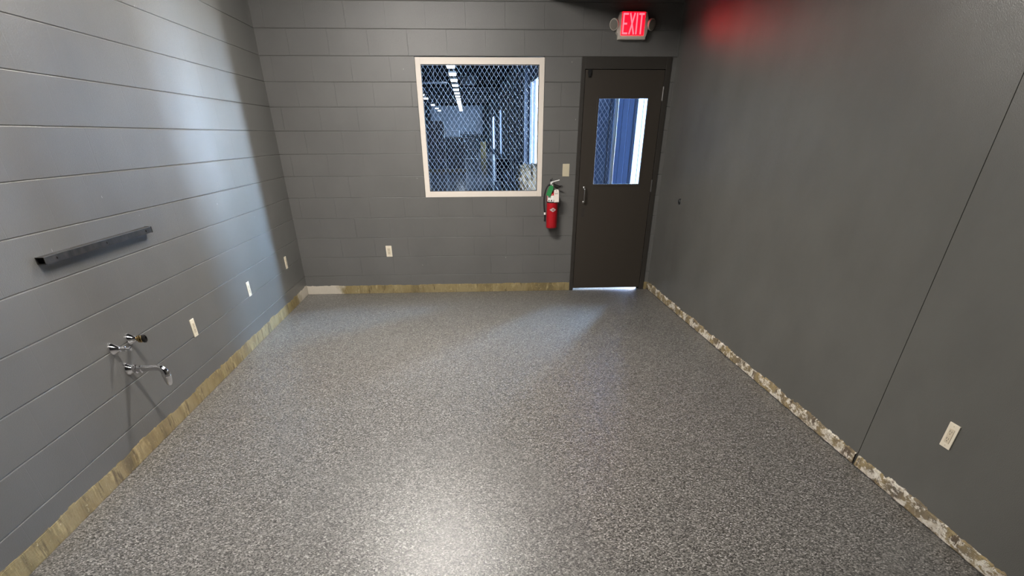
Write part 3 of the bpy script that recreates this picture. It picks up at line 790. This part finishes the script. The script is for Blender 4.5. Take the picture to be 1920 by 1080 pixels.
# wrapped pallet loads
def pallet(x, y, wx, wy, h, label, seed):
    rnd = random.Random(seed)
    t = thing('wrapped_pallet', (x, y, 0), label, 'pallet', 'wrapped pallets in the hall')
    b = MB()
    for k_ in range(3): b.box(x-wx/2, x+wx/2, y-wy/2+k_*(wy-.1)/2, y-wy/2+.1+k_*(wy-.1)/2, 0, .10)
    for k_ in range(6): b.box(x-wx/2+k_*(wx-.1)/5, x-wx/2+.1+k_*(wx-.1)/5, y-wy/2, y+wy/2, .10, .13)
    b.build('pallet_base', M['wood'], t)
    b = MB(); z = .13; n = max(2, int(h/.42)); lh = (h-.13)/n
    for k_ in range(n):
        j = rnd.uniform(-.015, .015)
        for ii in range(2):
            xa = x-wx/2+.03+ii*(wx-.06)/2
            b.box(xa+j+.004, xa+(wx-.06)/2+j-.004, y-wy/2+.03, y+wy/2-.03, z+k_*lh, z+(k_+1)*lh-.006, bev=.02)
    b.build('carton_load', M['wrap'], t)
pallet(-1.66, 39.6, .98, 1.1, 2.20, 'tall dark wrapped pallet seen left through the window', 1)
pallet(-.62, 39.8, 1.00, 1.1, 1.50, 'lower dark wrapped pallet right of the tall one', 2)
pallet(-2.75, 38.2, .9, 1.1, 1.30, 'dark wrapped pallet at the window\'s left edge', 3)
# crumpled brown paper bale
b = MB()
bmesh.ops.create_icosphere(b.bm, subdivisions=5, radius=1)
from mathutils import noise as mn
for v in b.bm.verts:
    c = v.co.copy(); k_ = 1/(abs(c.x)**5+abs(c.y)**5+abs(c.z)**5)**.2      # boxy bundle
    n = mn.noise(c*2.0)*.12 + abs(mn.noise(c*5))*.13 - abs(mn.noise(c*9))*.10 + mn.noise(c*18)*.04
    c = c*k_*(1+n)
    v.co = Vector((1.46+c.x*.44, 14.3+c.y*.42, max(0, .53+c.z*.54 - .10*c.x*(c.z > 0))))
tag(b.build('paper_bale', M['kraft'], base=(1.5, 14.3, 0)), 'crumpled brown paper bale at the window\'s lower right corner', 'paper bale')
def carton(x0, x1, y0, y1, z0, z1, mt, label, group=None):
    b = MB(); b.box(x0, x1, y0, y1, z0, z1, bev=.01); b.box(x0+.01, x1-.01, (y0+y1)/2-.03, (y0+y1)/2+.03, z1, z1+.002)
    return tag(b.build('carton', M[mt], base=((x0+x1)/2, (y0+y1)/2, z0)), label, 'carton', group)
carton(1.16, 1.50, 22, 22.5, 0, .42, 'grey_box', 'grey carton on the hall floor, lower of two stacked')
carton(1.14, 1.44, 22.05, 22.45, .425, .72, 'grey_box', 'grey carton on top of the other grey carton')
carton(.90, 1.13, 24, 24.4, 0, .34, 'pale_box', 'small pale carton left of the grey cartons')
for k_, (x, y) in enumerate(((1.38, 27.0),)):
    b = MB(); b.lathe([(.27, 0), (.29, .03), (.29, .28), (.30, .30), (.29, .32), (.29, .58), (.30, .60), (.29, .62), (.28, .87), (.24, .88)], (x, y, 0), (0, 0, 1), 24)
    tag(b.build('plastic_drum', M['navy'], base=(x, y, 0), smooth=True), 'navy blue drum on the hall floor behind the cartons', 'drum')
# pale racks and a yellow cabinet far down the hall
t = thing('storage_rack', (.25, 50.5, 0), 'pale steel rack far down the hall', 'rack')
for x in (-.2, .66):
    for y in (50, 51):
        b = MB(); b.box(x, x+.06, y, y+.06, 0, 1.75); b.build('upright', M['hall_white'], t)
for z in (.25, .75, 1.25, 1.72):
    b = MB(); b.box(-.2, .72, 50, 51.06, z, z+.05); b.build('shelf', M['hall_white'], t)
t = thing('yellow_cabinet', (1.40, 60.4, 0), 'yellow cabinet far down the hall', 'cabinet')
b = MB(); b.box(1.12, 1.58, 60, 60.5, 0, 1.15, bev=.02); b.build('body', M['yellow'], t)
b = MB(); b.box(1.14, 1.56, 59.97, 60, .05, 1.12); b.build('door', M['yellow'], t)
t = thing('packing_machine', (-.6, 64, 0), 'low grey machine far down the hall behind the pallets', 'machine')
b = MB(); b.box(-2.9, .9, 63.5, 65, 0, 1.45, bev=.05); b.build('body', M['hall_dark'], t)
b = MB(); b.box(-2.7, -.6, 63.6, 64.9, 1.45, 1.95, bev=.05); b.build('hood', M['hall_white'], t)
# hung panel and pipe
t = thing('heater_unit', (.22, 45, 3.95), 'pale unit hanging from the hall roof', 'heater')
b = MB(); b.box(-.26, .70, 45, 45.8, 3.95, 4.32, bev=.03); b.build('body', M['hall_white'], t)
for x in (-.1, .5):
    b = MB(); b.tube([(x, 45.4, 4.31), (x, 45.4, HZ)], .02, 8); b.build('hanger', M['galv'], t)
b = MB(); b.tube([(-3.2, 30, 3.21), (-.69, 30, 3.21)], .03, 10)
for x in (-3.0, -1.2): b.tube([(x, 30, 3.21), (x, 30, HZ)], .008, 6)
tag(b.build('overhead_pipe', M['galv'], base=(-1.9, 30, 3.21), smooth=True), 'thin pale pipe hanging below the hall roof', 'pipe')
# strip lights
t0 = thing('strip_light', (-.51, 30.0, 3.70), 'small white strip light in the long hall row', 'strip light', 'strip lights in the long hall row')
b = MB(); b.box(-.66, -.36, 29.6, 30.4, 3.66, 3.70, bev=.006); b.build('tube', M['lamp'], t0)
b = MB(); b.box(-.68, -.34, 29.5, 30.5, 3.70, 3.76); b.build('housing', M['white_enamel'], t0)
for y in (29.7, 30.3):
    b = MB(); b.tube([(-.51, y, 3.755), (-.51, y, HZ)], .008, 6); b.build('hanger', M['galv'], t0)
for k_ in range(1, 15): copy_tree(t0, (.002*k_, 3.6*k_, 0))
for k_, yy in enumerate((37.5, 50, 54.5, 66, 74, 81)):
    copy_tree(t0, (-2.35, yy-30, 0), 'small white strip light in the short row at left', 'strip lights in the short left row')
for o in bpy.data.objects:
    if '_w' in o.keys(): del o['_w']
